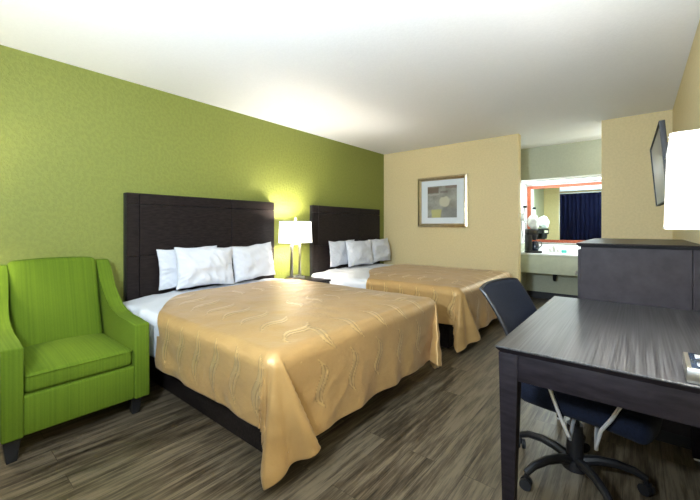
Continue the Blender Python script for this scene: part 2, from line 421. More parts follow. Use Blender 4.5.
def coverlet(Y0, Y1, a_edge, seed, label, overf=0.50, overs=0.385, res=0.0075, overs1=0.40):
    P = dict(crease=1, Y0=Y0, Y1=Y1, z0=0.632, R=0.075, F=1.0, xf=XF, seed=seed,
             fold=[(0, (-0.03, 0.0)), (6, (0.0, -0.22)), (13, (0.25, -0.34)), (22, (0.19, -0.19)), (30, (0.07, -0.07)), (38, (-0.02, 0.09)), (47, (-0.12, 0.03)), (62, (-0.06, 0.0)), (90, (0.0, 0.015))])
    bm = bmesh.new(); mot = bm.verts.layers.float.new('motif'); oul = bm.verts.layers.float.new('outline')
    b0, b1 = Y0 - overs, Y1 + overs1
    amax = XF + overf
    nb = int((b1 - b0) / res); na = int((amax - a_edge(0.5 * (Y0 + Y1))) / res)
    rows = []
    for j in range(nb + 1):
        b = b0 + (b1 - b0) * j / nb
        a0 = a_edge(b); col = []
        for i in range(na + 1):
            t = i / na; a = a0 + (amax - a0) * t
            p = drape_point(a, b, P)
            # swooshes in rows following the hem
            m = 0.0
            for yy, sg in ((Y0, 1), (Y1, -1)):
                inb = (b - yy) * sg
                for cc, tilt, off in ((0.24, 0.5, 0.0), (-0.20, 0.15, 0.10)):
                    pq = inb - cc
                    if abs(pq) < 0.17 and a < XF - (0.02 if cc > 0 else -0.10):
                        u = ((a + tilt * pq - 0.12 + off) % 0.19) - 0.095
                        m = max(m, swoosh(pq, u, 0.30, 0.036))
            ina = XF - a
            for cc, tilt, off in ((0.0, 0.35, 0.0), (-0.27, 0.2, 0.08)):
                pq = ina - cc
                if abs(pq) < 0.17 and Y0 + 0.1 < b < Y1 - 0.1:
                    u = ((b + tilt * pq + off) % 0.25) - 0.125
                    m = max(m, swoosh(pq, u, 0.26, 0.034))
            # centre rings
            for cx in (0.75, 1.45):
                pq = a - cx
                if abs(pq) < 0.17 and Y0 + 0.5 < b < Y1 - 0.5:
                    u = ((b + 0.5 * pq) % 0.2) - 0.1
                    m = max(m, swoosh(pq, u, 0.28, 0.032))
            v = bm.verts.new(p); v[mot] = sm(0.35, 0.8, m); v[oul] = 0.75 * math.exp(-((m - 0.30) / 0.22) ** 2) if m > 0.01 else 0.0; col.append(v)
        rows.append(col)
    for j in range(nb):
        for i in range(na): bm.faces.new([rows[j][i], rows[j][i + 1], rows[j + 1][i + 1], rows[j + 1][i]])
    bmesh.ops.recalc_face_normals(bm, faces=bm.faces)
    bm.normal_update()
    up = [f for f in bm.faces if f.calc_center_median().z > 0.6]
    if sum(f.normal.z for f in up) < 0: bmesh.ops.reverse_faces(bm, faces=bm.faces); bm.normal_update()
    # raised stitching of the motif
    for v in bm.verts: v.co += v.normal * (0.0016 * v[mot])
    me = bpy.data.meshes.new('bedspread'); bm.to_mesh(me); bm.free(); me.materials.append(M['gold'])
    me.polygons.foreach_set('use_smooth', [True] * len(me.polygons))
    o = bpy.data.objects.new('bedspread', me); C.objects.link(o)
    so = o.modifiers.new('thick', 'SOLIDIFY'); so.thickness = 0.006; so.offset = -1
    return tag(o, label, 'bedspread', 'gold bedspreads')

def duvet(Y0, Y1, seed, label, a_end=1.25, overs=0.31):
    P = dict(Y0=Y0 + 0.012, Y1=Y1 - 0.012, z0=0.607, R=0.066, F=1.0, xf=XF, seed=seed, fold=[(0, (0, 0)), (90, (0, 0))], side=0.7)
    mb = MB()
    def f(u, v):
        a = 0.13 + (a_end - 0.13) * u; b = Y0 - overs + (Y1 - Y0 + 2 * overs) * v
        p = drape_point(a, b, P)
        e = 1 - sm(0.35, 0.85, a)      # fuller and more creased near the pillows
        p.z += e * (0.010 * nz(a, b, seed, 6) - 0.014 * abs(nz(a * 0.7 + b * 0.5, b, seed + 4, 7)) ** 0.8 + 0.002)
        if b < Y0 or b > Y1:
            k = e * 0.055 * abs(nz(a, b * 0.6, seed + 2, 7)); p.y += -k if b < Y0 else k
        # fold-over ridge just inside the coverlet edge
        return p
    mb.grid(f, 90, 170)
    o = mb.build('duvet', M['linen'], None, True, 180)
    so = o.modifiers.new('thick', 'SOLIDIFY'); so.thickness = 0.006; so.offset = -1
    me = o.data
    if sum(p.normal.z for p in me.polygons if p.center.z > 0.55) < 0: me.flip_normals()
    return tag(o, label, 'duvet', 'white duvets')

def bed(yc, hw, label):
    t = thing('bed', label, 'bed', (1.05, yc, 0), group='beds')
    MB().box((-0.95, -hw + 0.09, 0.0), (0.86, hw - 0.09, 0.29), 0.008).build('box_base', M['espresso_h'], t)
    MB().box((-0.96, -hw + 0.045, 0.29), (0.93, hw - 0.045, 0.34), 0.012).build('platform', M['black'], t)
    MB().box((-0.965, -hw + 0.035, 0.34), (0.945, hw - 0.035, 0.585), 0.045, 4).build('mattress', M['linen'], t)
    return t
Y0a, Y1a = 1.055, 2.60
Y0b, Y1b = 3.215, 4.76
bed(1.8275, 0.765, 'nearer double bed on a black box base, beside the green armchair')
bed(3.9875, 0.765, 'farther double bed on a black box base, beside the beige back wall')
def edge_a(b):
    d = b - 1.0
    e = 0.42 + 0.55 * math.exp(-((d + 0.12) / 0.30) ** 2) if d > -0.12 else 0.93
    return e + 0.07 * sm(2.1, 2.9, b)
def edge_b(b):
    d = b - 3.12
    e = 0.62 + 0.40 * math.exp(-(max(0, d) / 0.42) ** 2)
    return e + 0.02 * sm(4.3, 5, b)
duvet(Y0a, Y1a, 1.0, 'white duvet on the nearer bed, showing between its pillows and gold bedspread')
duvet(Y0b, Y1b, 5.0, 'white duvet on the farther bed, showing between its pillows and gold bedspread', 1.35)
coverlet(Y0a, Y1a, edge_a, 2.0, 'gold satin bedspread with stitched swirls draped over the nearer bed')
coverlet(Y0b, Y1b, edge_b, 7.0, 'gold satin bedspread with stitched swirls draped over the farther bed', overs1=0.33)

# ------------------------------------------------------------------ pillows
def pillow(loc, w, h, th, lean, yaw, seed, label, roll=0.0):
    mb = MB(); n = 56
    def mk(sgn):
        def f(u, v):
            x = 2 * u - 1; y = 2 * v - 1
            k = max(0, (1 - abs(x) ** 3.2)) ** 0.55 * max(0, (1 - abs(y) ** 3.2)) ** 0.55
            pull = 1 - 0.07 * (1 - abs(x) ** 2) * abs(y) ** 3 ; pull2 = 1 - 0.06 * (1 - abs(y) ** 2) * abs(x) ** 3
            X = x * w / 2 * pull2; Y = y * h / 2 * pull
            Z = sgn * (th / 2) * k * (0.86 + 0.25 * nz(x, y, seed, 1.3))
            Z += sgn * 0.020 * k * nz(x, y, seed + 3, 2.2) - sgn * 0.015 * (k ** 0.4) * abs(nz(x * 1.4 + 0.5 * y, y * 0.7, seed + 7 + sgn, 3.4)) ** 0.8
            Z += sgn * 0.010 * (k ** 0.3) * sm(0.5, 1, max(abs(x), abs(y))) * nz(math.atan2(y, x) * 3, 0.3, seed, 3.5)
            rad = 0.010 * nz(x, y, seed + 5, 5) * max(abs(x), abs(y)) ** 3
            return (Z, X * (1 + rad), Y * (1 + rad) + 0.012 * nz(x, 2.0, seed, 2) * abs(y))
        return f
    mb.grid(mk(1), n, n); mb.grid(mk(-1), n, n)
    bmesh.ops.remove_doubles(mb.bm, verts=mb.bm.verts, dist=0.0008)
    o = mb.build('pillow', M['linen'], None, True, 180)
    o.rotation_euler = Matrix.Rotation(yaw, 4, 'Z').__matmul__(Matrix.Rotation(-lean, 4, 'Y')).__matmul__(Matrix.Rotation(roll, 4, 'X')).to_euler()
    o.location = loc
    return tag(o, label, 'pillow', 'white bed pillows')
pillow((0.120, 1.60, 0.835), 0.58, 0.36, 0.085, 0.06, 0.02, 1.3, 'white pillow half hidden at the back left of the nearer bed', 0.03)
pillow((0.248, 1.692, 0.835), 0.57, 0.37, 0.160, 0.16, 0.0, 2.7, 'white front pillow nearest the armchair on the nearer bed', -0.02)
pillow((0.205, 2.245, 0.838), 0.53, 0.37, 0.175, 0.16, 0.02, 3.9, 'white pillow on the nearer bed, next to the lit bedside lamp', 0.05)
pillow((0.120, 3.80, 0.835), 0.58, 0.36, 0.085, 0.06, 0.02, 5.3, 'white pillow half hidden at the back left of the farther bed', 0.02)
pillow((0.248, 4.03, 0.835), 0.57, 0.37, 0.160, 0.16, -0.03, 6.2, 'white front pillow in the middle of the farther bed', 0.0)
pillow((0.205, 4.60, 0.838), 0.54, 0.37, 0.175, 0.16, 0.0, 8.1, 'white pillow on the farther bed, nearest the room corner', 0.03)

# ------------------------------------------------------------------ nightstand and lamps
t = thing('nightstand', 'dark brown nightstand between the two beds under the lit lamp', 'nightstand', (0.28, 2.92, 0))
MB().box((-0.215, -0.200, 0.555), (0.235, 0.200, 0.58), 0.004).build('top', M['espresso_h'], t)
MB().box((-0.21, -0.19, 0.06), (0.215, 0.19, 0.555), 0.003).build('body', M['espresso'], t)
dr = MB().box((0.215, -0.18, 0.36), (0.232, 0.18, 0.545), 0.003).build('drawer', M['espresso_h'], t)
MB().tube([(0.232, -0.06, 0.45), (0.258, -0.055, 0.45), (0.258, 0.055, 0.45), (0.232, 0.06, 0.45)], 0.005, 8).build('handle', M['nickel'], dr)
MB().box((-0.19, -0.17, 0), (0.19, 0.17, 0.06)).build('plinth', M['black'], t, False)

def table_lamp(loc, label, power, hy=0.21, rz=0.0, glow=(1.0, 0.95, 0.88)):
    t = thing('table_lamp', label, 'lamp', loc, rz, group='rectangular shaded table lamps')
    # block base with dark outlets in its top
    b = MB().box((-0.065, -0.088, 0.0), (0.065, 0.088, 0.042), 0.004).build('base', M['nickel'], t)
    MB().box((-0.053, -0.076, 0.041), (0.053, 0.076, 0.0445), 0.001).build('base_inset', M['dark_gloss'], b)
    for sy in (-1, 1):
        for k in (-1, 1): MB().box((0.032 * k - 0.008, sy * 0.045 - 0.014, 0.0443), (0.032 * k + 0.008, sy * 0.045 + 0.014, 0.047), 0.001).build('outlet', M['chrome'], b)
    # open rectangular stem
    mb = MB()
    for sy in (-1, 1): mb.box((-0.016, sy * 0.062 - 0.012, 0.043), (0.016, sy * 0.062 + 0.012, 0.43), 0.002)
    mb.box((-0.016, -0.074, 0.410), (0.016, 0.074, 0.43), 0.002); mb.box((-0.016, -0.074, 0.043), (0.016, 0.074, 0.056), 0.002)
    mb.build('stem', M['nickel'], t)
    MB().tube([(0, 0, 0.43), (0, 0, 0.725)], 0.005, 8).build('rod', M['nickel'], t)
    MB().lathe((0, 0, 0.70), [(0.004, 0.0), (0.011, 0.006), (0.012, 0.014), (0.006, 0.022), (0.010, 0.030), (0.003, 0.040)], 12).build('finial', M['nickel'], t)
    mb = MB()
    for p in ((-0.105, -hy + 0.01), (0.105, -hy + 0.01), (0.105, hy - 0.01), (-0.105, hy - 0.01)): mb.tube([(0, 0, 0.68), (p[0], p[1], 0.68)], 0.002, 6)
    mb.build('spider', M['nickel'], t)
    # shade: thin walled box, open top and bottom, slightly narrower on top
    mb = MB(); z0, z1 = 0.434, 0.690
    def ring(hx, hy_, z, r=0.012):
        pts = []
        for cx, cy, a0 in ((hx - r, hy_ - r, 0), (-hx + r, hy_ - r, 90), (-hx + r, -hy_ + r, 180), (hx - r, -hy_ + r, 270)):
            for k in range(4):
                a = math.radians(a0 + 30 * k); pts.append(mb.bm.verts.new((cx + r * math.cos(a), cy + r * math.sin(a), z)))
        return pts
    A = ring(0.108, hy, z0); B = ring(0.101, hy - 0.008, z1); Ci = ring(0.098, hy - 0.011, z1); Di = ring(0.105, hy - 0.003, z0)
    n = len(A)
    for U, V in ((A, B), (B, Ci), (Ci, Di), (Di, A)):
        for k in range(n): mb.bm.faces.new([U[k], U[(k + 1) % n], V[(k + 1) % n], V[k]])
    sh = mb.build('lamp_shade', M['shade'], t)
    for (hx, h2, z) in ((0.1075, hy - 0.0005, z0 + 0.004), (0.1005, hy - 0.0085, z1 - 0.004)):
        MB().tube([(hx, h2, z), (-hx, h2, z), (-hx, -h2, z), (hx, -h2, z)], 0.003, 6, closed=True).build('shade_trim', M['white_plastic'], sh)
    MB().lathe((0, 0, 0.50), [(0.012, 0), (0.014, 0.03), (0.030, 0.07), (0.030, 0.10), (0.012, 0.125)], 16).build('bulb', M['bulb'], t)
    for sgn in (-1, 1):
        p = point('lamp_glow', (0, sgn * 0.08, 0.575), power / 2, glow, 0.035); p.parent = t
    return t
M['bulb'] = emis('warm_bulb', (1.0, 0.85, 0.6), 6.0)
table_lamp((0.215, 2.825, 0.58), 'lit table lamp with white rectangular shade on the nightstand between beds', 37, 0.175)
table_lamp((3.526, 1.460, 0.76), 'lit table lamp with white rectangular shade on the desk, cut by the frame', 20, 0.21, -0.028, (0.90, 0.95, 1.0))

# lamp left of the armchair, just outside the frame (its glow falls on the green wall)
t = thing('floor_lamp', 'standing lamp with a drum shade left of the green armchair', 'lamp', (0.30, -0.06, 0))
MB().lathe((0, 0, 0), [(0.13, 0), (0.13, 0.015), (0.02, 0.03)], 28).build('base', M['nickel'], t)
MB().tube([(0, 0, 0.02), (0, 0, 1.38)], 0.010, 12).build('pole', M['nickel'], t)
mb = MB(); n = 32
R1 = [[mb.bm.verts.new((r * math.cos(2 * PI * k / n), r * math.sin(2 * PI * k / n), z)) for k in range(n)] for r, z in ((0.20, 1.14), (0.17, 1.40), (0.167, 1.40), (0.197, 1.14))]
for i in range(4):
    for k in range(n): mb.bm.faces.new([R1[i][k], R1[i][(k + 1) % n], R1[(i + 1) % 4][(k + 1) % n], R1[(i + 1) % 4][k]])
mb.build('lamp_shade', M['shade'], t)
mb = MB()
for k in range(3): mb.tube([(0, 0, 1.375), (0.167 * math.cos(2.1 * k), 0.167 * math.sin(2.1 * k), 1.375)], 0.002, 6)
mb.build('spider', M['nickel'], t)
p = point('floor_lamp_glow', (0.02, 0, 1.27), 14, (1.0, 0.93, 0.76), 0.04); p.parent = t

# ------------------------------------------------------------------ armchair
t = thing('armchair', 'lime green upholstered armchair with dark tapered legs', 'armchair', (0.5, 0.597, 0))
ox, oy = 0.5, 0.597
def arm(side):
    # side profile in local X-Z, swept wing flowing down to a flat arm
    up = [(0.20, 0.955), (0.235, 0.905), (0.285, 0.825), (0.335, 0.755), (0.40, 0.685), (0.47, 0.638), (0.55, 0.612), (0.66, 0.602), (0.80, 0.597), (0.935, 0.592)]
    prof = [(0.11, 0.13)] + [(0.09, 0.60), (0.115, 0.955)] + up + [(0.94, 0.13)]
    pts = [(x - ox, z) for x, z in prof]
    mb = MB()
    y0, y1 = (0.255, 0.340) if side < 0 else (0.850, 0.936)
    y0 -= oy; y1 -= oy
    vb = [mb.bm.verts.new((p[0], y0, p[1])) for p in pts]; vt = [mb.bm.verts.new((p[0], y1, p[1])) for p in pts]
    n = len(pts)
    mb.bm.faces.new(vb[::-1]); mb.bm.faces.new(vt)
    for i in range(n): mb.bm.faces.new([vb[i], vb[(i + 1) % n], vt[(i + 1) % n], vt[i]])
    bmesh.ops.bevel(mb.bm, geom=list(mb.bm.edges), offset=0.010, segments=3, profile=0.5, affect='EDGES')
    # wings lean inwards a little towards the back
    for v in mb.bm.verts:
        k = sm(0.35 - ox, 0.08 - ox, v.co.x) if False else max(0, (0.6 - ox - v.co.x)) * (0.065 if side < 0 else 0.02)
        v.co.y += -side * k * sm(0.5, 0.9, v.co.z)
    return mb.build('arm', M['chair_green'], t, True, 40)
for sd in (-1, 1):
    a = arm(sd)
    # piping along the outer front edge
    y = (0.345 if sd > 0 else -0.345) * 1.0
MB().box((0.14 - ox, 0.335 - oy, 0.13), (0.925 - ox, 0.855 - oy, 0.335), 0.012, 3).build('seat_frame', M['chair_green'], t)
# seat cushion with rounded crown
def cushion(lo, hi, rnd, crown, name, mat, parent, curve=None, n=26):
    mb = MB()
    def side(sgn):
        def f(u, v):
            x = 2 * u - 1; y = 2 * v - 1
            e = 8.0
            k = max(0, 1 - abs(x) ** e) ** 0.35 * max(0, 1 - abs(y) ** e) ** 0.35
            cx = (lo[0] + hi[0]) / 2 + x * (hi[0] - lo[0]) / 2; cy = (lo[1] + hi[1]) / 2 + y * (hi[1] - lo[1]) / 2
            hz = (hi[2] - lo[2]) / 2; cz = (lo[2] + hi[2]) / 2
            z = cz + sgn * (hz * (1 - rnd) * (k > 0) + hz * rnd * k) + (crown * (1 - x * x) * (1 - y * y) if sgn > 0 else 0)
            return (cx, cy, z)
        return f
    # denser sampling near borders
    def warp(t): return 0.5 - 0.5 * math.cos(PI * t)
    for sgn in (1, -1):
        g = side(sgn); mb.grid(lambda u, v: g(warp(u), warp(v)), n, n)
    bmesh.ops.remove_doubles(mb.bm, verts=mb.bm.verts, dist=0.0005)
    bd = [e for e in mb.bm.edges if e.is_boundary]
    if bd:
        try: bmesh.ops.bridge_loops(mb.bm, edges=bd)
        except Exception: pass
    if curve:
        for v in mb.bm.verts: v.co = Vector(curve(v.co))
    return mb.build(name, mat, parent, True, 60)
sc = MB().box((0.25 - ox, 0.343 - oy, 0.337), (0.915 - ox, 0.847 - oy, 0.440), 0.026, 4)
bmesh.ops.subdivide_edges(sc.bm, edges=[e for e in sc.bm.edges if e.calc_length() > 0.2], cuts=10, use_grid_fill=True)
for v in sc.bm.verts:
    if v.co.z > 0.40:
        x = (v.co.x - (0.58 - ox)) / 0.333; y = (v.co.y) / 0.252
        v.co.z += 0.030 * max(0, 1 - x * x) * max(0, 1 - y * y) + 0.003 * nz(v.co.x, v.co.y, 0, 6)
o = sc.build('seat_cushion', M['chair_green'], t, True, 50)
hx0, hx1, hy0, hy1, zp = 0.252 - ox, 0.913 - ox, 0.345 - oy, 0.845 - oy, 0.428
def pipe_loop(x0, x1, y0, y1, z, r=0.022):
    pts = []
    for cx, cy, a0 in ((x1 - r, y1 - r, 0), (x0 + r, y1 - r, 90), (x0 + r, y0 + r, 180), (x1 - r, y0 + r, 270)):
        for k in range(5):
            a = math.radians(a0 + 22.5 * k); pts.append((cx + r * math.cos(a), cy + r * math.sin(a), z))
    return pts
MB().tube(pipe_loop(hx0, hx1 + 0.002, hy0, hy1, zp), 0.0045, 8, closed=True).build('piping', M['chair_green'], o)
# back: upright outer shell and soft inner back
MB().hexa([(0.085 - ox, 0.345 - oy, 0.13), (0.20 - ox, 0.345 - oy, 0.13), (0.20 - ox, 0.85 - oy, 0.13), (0.085 - ox, 0.85 - oy, 0.13)],
          [(0.065 - ox, 0.375 - oy, 0.945), (0.15 - ox, 0.375 - oy, 0.945), (0.15 - ox, 0.82 - oy, 0.945), (0.065 - ox, 0.82 - oy, 0.945)], 0.012, 3).build('back_frame', M['chair_green'], t)
bc = MB().box((0, -0.238, 0.0), (0.125, 0.240, 0.56), 0.035, 5)
bmesh.ops.subdivide_edges(bc.bm, edges=[e for e in bc.bm.edges if e.calc_length() > 0.2], cuts=12, use_grid_fill=True)
for v in bc.bm.verts:
    y = v.co.y / 0.24; zz = v.co.z / 0.56
    if v.co.x > 0.06: v.co.x += 0.022 * max(0, 1 - y * y) * max(0, math.sin(PI * min(1, max(0, zz))))
    if zz > 0.8: v.co.z += 0.012 * (1 - y * y)
    v.co.x += 0.30 - ox - 0.135 * zz - 0.03 * math.sin(PI * zz * 0.5) + 0.0
    v.co.x -= 0.03
    v.co.z += 0.415; v.co.y += 0.597 + 0.006 - oy + 0.0
bc.build('back_cushion', M['chair_green'], t, True, 50)
for (x, y) in ((0.865, 0.300), (0.825, 0.888), (0.15, 0.300), (0.15, 0.893)):
    a, b = 0.036, 0.021
    MB().hexa([(x - ox + sx * b, y - oy + sy_ * b, 0) for sx, sy_ in ((-1, -1), (1, -1), (1, 1), (-1, 1))],
              [(x - ox + sx * a, y - oy + sy_ * a, 0.135) for sx, sy_ in ((-1, -1), (1, -1), (1, 1), (-1, 1))], 0.003).build('leg', M['black'], t)

# ------------------------------------------------------------------ desk
t = thing('desk', 'dark wood writing desk with streaked grey top against the right wall', 'desk', (3.28, 1.97, 0))
dx0, dx1, dy0, dy1 = 2.939 - 3.28, 3.632 - 3.28, 1.36 - 1.97, 2.579 - 1.97
mb = MB()
# top with a bevelled under-edge
e = 0.016
mb.hexa([(dx0 + e, dy0 + e, 0.735), (dx1, dy0 + e, 0.735), (dx1, dy1, 0.735), (dx0 + e, dy1, 0.735)],
        [(dx0, dy0, 0.753), (dx1, dy0, 0.753), (dx1, dy1, 0.753), (dx0, dy1, 0.753)])
mb.build('top_edge', M['desk_dark'], t, False)
MB().box((dx0, dy0, 0.753), (dx1, dy1, 0.76), 0.002, 1).build('desktop', M['desk_top'], t)
ins = 0.010
x0, x1, y0, y1 = dx0 + ins, dx1 - ins, dy0 + ins, dy1 - 0.01
mb = MB().box((x0 + 0.065, y0 + 0.006, 0.64), (x1 - 0.065, y0 + 0.028, 0.735), 0.001); mb.build('apron', M['desk_dark'], t)
mb = MB().box((x0 + 0.065, y1 - 0.028, 0.64), (x1 - 0.065, y1 - 0.006, 0.735), 0.001); mb.build('apron', M['desk_dark'], t)
mb = MB().box((x0 + 0.006, y0 + 0.065, 0.655), (x0 + 0.028, y1 - 0.065, 0.735), 0.001); mb.build('apron', M['desk_dark'], t)
mb = MB().box((x1 - 0.028, y0 + 0.065, 0.64), (x1 - 0.006, y1 - 0.065, 0.735), 0.001); mb.build('apron', M['desk_dark'], t)
for lx, sx in ((x0, 1), (x1, -1)):
    for ly, sy in ((y0, 1), (y1, -1)):
        def q(w, off, z): return [(lx + sx * (off + a * w), ly + sy * (off + b * w), z) for a, b in ((0, 0), (1, 0), (1, 1), (0, 1))]
        MB().hexa(q(0.036, 0.012, 0.012), q(0.068, 0.0, 0.735), 0.002).build('leg', M['desk_dark'], t)
        lg = bpy.data.objects[-1] if False else None
        MB().box((min(lx + sx * 0.016, lx + sx * 0.044), min(ly + sy * 0.016, ly + sy * 0.044), 0), (max(lx + sx * 0.016, lx + sx * 0.044), max(ly + sy * 0.016, ly + sy * 0.044), 0.012), 0.002).build('foot_glide', M['white_plastic'], t)

# ------------------------------------------------------------------ dresser
t = thing('dresser', 'tall dark brown dresser behind the desk, under the wall television', 'dresser', (3.35, 3.20, 0))
X0, X1, Y0_, Y1_ = 3.073 - 3.35, 3.632 - 3.35, 2.612 - 3.20, 3.82 - 3.20
MB().hexa([(X0 - 0.004, Y0_ - 0.003, 1.078), (X1, Y0_ - 0.003, 1.078), (X1, Y1_, 1.078), (X0 - 0.004, Y1_, 1.078)],
          [(X0 - 0.018, Y0_ - 0.014, 1.094), (X1, Y0_ - 0.014, 1.094), (X1, Y1_ + 0.014, 1.094), (X0 - 0.018, Y1_ + 0.014, 1.094)]).build('top_moulding', M['black'], t, False)
MB().box((X0 - 0.018, Y0_ - 0.014, 1.094), (X1, Y1_ + 0.014, 1.102), 0.002, 1).build('top', M['espresso_h'], t)
MB().box((X0 + 0.004, Y0_, 0.07), (X1 - 0.052, Y1_, 1.078), 0.002, 1).build('body', M['dresser'], t)
MB().box((X1 - 0.050, Y0_ + 0.001, 0.0), (X1, Y1_, 1.078), 0.002, 1).build('back_post', M['dresser'], t)
MB().box((X0 + 0.03, Y0_ + 0.02, 0), (X1 - 0.055, Y1_ - 0.02, 0.07)).build('plinth', M['black'], t, False)
for j in range(2):
    for k in range(3):
        ya = Y0_ + 0.012 + j * 0.596; za = 0.09 + k * 0.326
        d = MB().box((X0 - 0.012, ya, za), (X0 + 0.004, ya + 0.584, za + 0.318), 0.002, 1).build('drawer', M['dresser'], t)
        MB().lathe((X0 - 0.012, ya + (0.10 if j == 0 else 0.484), za + 0.16), [(0.006, 0.0), (0.006, -0.012), (0.014, -0.018), (0.012, -0.026)], 14, 'x').build('knob', M['nickel'], d)

# ------------------------------------------------------------------ television
t = thing('television', 'flat wall television seen almost edge-on above the dresser', 'television', (3.46, 3.15, 1.60))
# pivoted frame: local x = out of the screen (towards -X world), y = along the wall, z up
A = Vector((3.4565, 2.70, 1.815)); B = Vector((3.436, 3.62, 1.805)); Cb = Vector((3.472, 3.62, 1.362)); Ab = Vector((3.493, 2.70, 1.352))
org = Vector((3.46, 3.15, 1.60))
def quad_slab(mb, a, b, c, d, t0, t1, inset=0.0):
    nrm = (b - a).cross(d - a).normalized()
    if nrm.x > 0: nrm = -nrm
    cen = (a + b + c + d) / 4
    ps = [p + (cen - p).normalized() * inset for p in (a, b, c, d)]
    mb.hexa([p - org - nrm * t1 for p in ps], [p - org - nrm * t0 for p in ps], 0.002)
    return nrm
mb = MB(); nrm = quad_slab(mb, A, B, Cb, Ab, 0.0, 0.018); mb.build('casing', M['black'], t)
mb = MB(); quad_slab(mb, A, B, Cb, Ab, -0.0015, 0.002, 0.016); mb.build('screen', M['screen'], t)
mb = MB(); cen = (A + B + Cb + Ab) / 4
po = [p - org for p in (A, B, Cb, Ab)]; pi_ = [p + (cen - p).normalized() * 0.018 - org for p in (A, B, Cb, Ab)]
ro = [mb.bm.verts.new(p) for p in po]; rf = [mb.bm.verts.new(p + nrm * 0.009) for p in po]; ri = [mb.bm.verts.new(p + nrm * 0.009) for p in pi_]; rb = [mb.bm.verts.new(p) for p in pi_]
for P_, Q_ in ((ro, rf), (rf, ri), (ri, rb), (rb, ro)):
    for k in range(4): mb.bm.faces.new([P_[k], P_[(k + 1) % 4], Q_[(k + 1) % 4], Q_[k]])
mb.build('bezel', M['black'], t, False)
mb = MB(); cen = (A + B + Cb + Ab) / 4 - org
q1 = [p - org - nrm * 0.017 for p in [A.lerp(Cb, 0.16), B.lerp(Ab, 0.16), Cb.lerp(A, 0.16), Ab.lerp(B, 0.16)]]
q2 = [p - org - nrm * 0.070 for p in [A.lerp(Cb, 0.30), B.lerp(Ab, 0.30), Cb.lerp(A, 0.30), Ab.lerp(B, 0.30)]]
mb.hexa(q1, q2, 0.004); mb.build('back_housing', M['black_plastic'], t)
MB().box((3.50 - 3.46, -0.08, -0.12), (3.632 - 3.46, 0.10, 0.10), 0.004).build('wall_bracket', M['black'], t)

# ------------------------------------------------------------------ office chair
CH = (3.12, 1.985, 0); yaw = math.radians(-7)
t = thing('office_chair', 'navy office chair with mesh back and chrome arm loops tucked under the desk', 'chair', CH, yaw)
# seat
sc = MB().box((-0.200, -0.250, 0.385), (0.315, 0.250, 0.485), 0.038, 5)
bmesh.ops.subdivide_edges(sc.bm, edges=[e for e in sc.bm.edges if e.calc_length() > 0.15], cuts=10, use_grid_fill=True)
for v in sc.bm.verts:
    x, y = (v.co.x - 0.057) / 0.257, v.co.y / 0.25
    f = 1 - 0.10 * (abs(x) ** 3) * (abs(y) ** 3)
    v.co.x = 0.057 + (v.co.x - 0.057) * f; v.co.y *= f
    if v.co.x > 0.12: v.co.z -= 0.7 * (v.co.x - 0.12) ** 2
    if v.co.z > 0.46: v.co.z -= 0.010 * (1 - x * x) * (1 - y * y)
sc.build('seat', M['navy_mesh'], t, True, 60)
MB().box((-0.11, -0.09, 0.355), (0.11, 0.09, 0.390), 0.008).build('seat_plate', M['black_plastic'], t)
# back: concave curved mesh panel with rim
def backp(y, s):   # y -1..1, s 0..1 (bottom to top)
    z = 0.555 + 0.345 * s
    x = -0.215 - 0.085 * s - 0.085 * s * s + 0.028 * abs(y) ** 2.2
    w = 0.225 - 0.012 * (1 - s)
    z += -0.012 * abs(y) ** 3 * (1 if s > 0.5 else -1) * abs(2 * s - 1)
    return Vector((x, y * w, z))
mb = MB()
gF = mb.grid(lambda u, v: backp(2 * u - 1, v) + Vector((0.010, 0, 0)), 24, 20)
gB = mb.grid(lambda u, v: backp(2 * u - 1, v) - Vector((0.012, 0, 0)), 24, 20)
for i in range(24):
    mb.bm.faces.new([gF[i][0], gF[i + 1][0], gB[i + 1][0], gB[i][0]]); mb.bm.faces.new([gF[i][20], gF[i + 1][20], gB[i + 1][20], gB[i][20]])
for j in range(20):
    mb.bm.faces.new([gF[0][j], gF[0][j + 1], gB[0][j + 1], gB[0][j]]); mb.bm.faces.new([gF[24][j], gF[24][j + 1], gB[24][j + 1], gB[24][j]])
bk = mb.build('backrest', M['navy_mesh'], t, True, 60)
loop = [backp(-1 + 2 * k / 20, 1.0) for k in range(21)] + [backp(1, 1 - k / 16) for k in range(1, 17)] + [backp(1 - 2 * k / 20, 0) for k in range(1, 21)] + [backp(-1, k / 16) for k in range(1, 16)]
MB().tube(loop, 0.0095, 8, closed=True).build('back_rim', M['black_plastic'], bk)
MB().tube([(-0.06, 0, 0.385), (-0.20, 0, 0.385), (-0.255, 0, 0.40), (-0.262, 0, 0.47), (-0.262, 0, 0.60), (-0.285, 0, 0.68)], 0.022, 10).build('back_support', M['black_plastic'], t)
# column and five-star base
MB().lathe((0, 0, 0), [(0.020, 0.38), (0.020, 0.26), (0.034, 0.26), (0.036, 0.10), (0.052, 0.10), (0.055, 0.055), (0.03, 0.05)], 20).build('gas_column', M['black_plastic'], t)
for k in range(5):
    a = math.radians(168 + 72 * k); ca, sa = math.cos(a), math.sin(a)
    pts = [(ca * r, sa * r, z) for r, z in ((0.03, 0.092), (0.09, 0.108), (0.16, 0.110), (0.23, 0.096), (0.275, 0.070))]
    sp = MB().tube(pts, [0.024, 0.021, 0.019, 0.017, 0.015], 10).build('base_spoke', M['black_plastic'], t)
    mb = MB(); c = Vector((ca * 0.275, sa * 0.275, 0.025)); tx = Vector((-sa, ca, 0)); b = a + 0.7
    ax = Vector((math.cos(b), math.sin(b), 0))
    for sg in (-1, 1):
        mid = c + ax * 0.013 * sg
        mb.tube([mid - ax * 0.008, mid + ax * 0.008], 0.025, 18)
    mb.tube([c + Vector((0, 0, 0.0)), c + Vector((0, 0, 0.045))], 0.007, 8)
    mb.build('caster', M['black_plastic'], t)
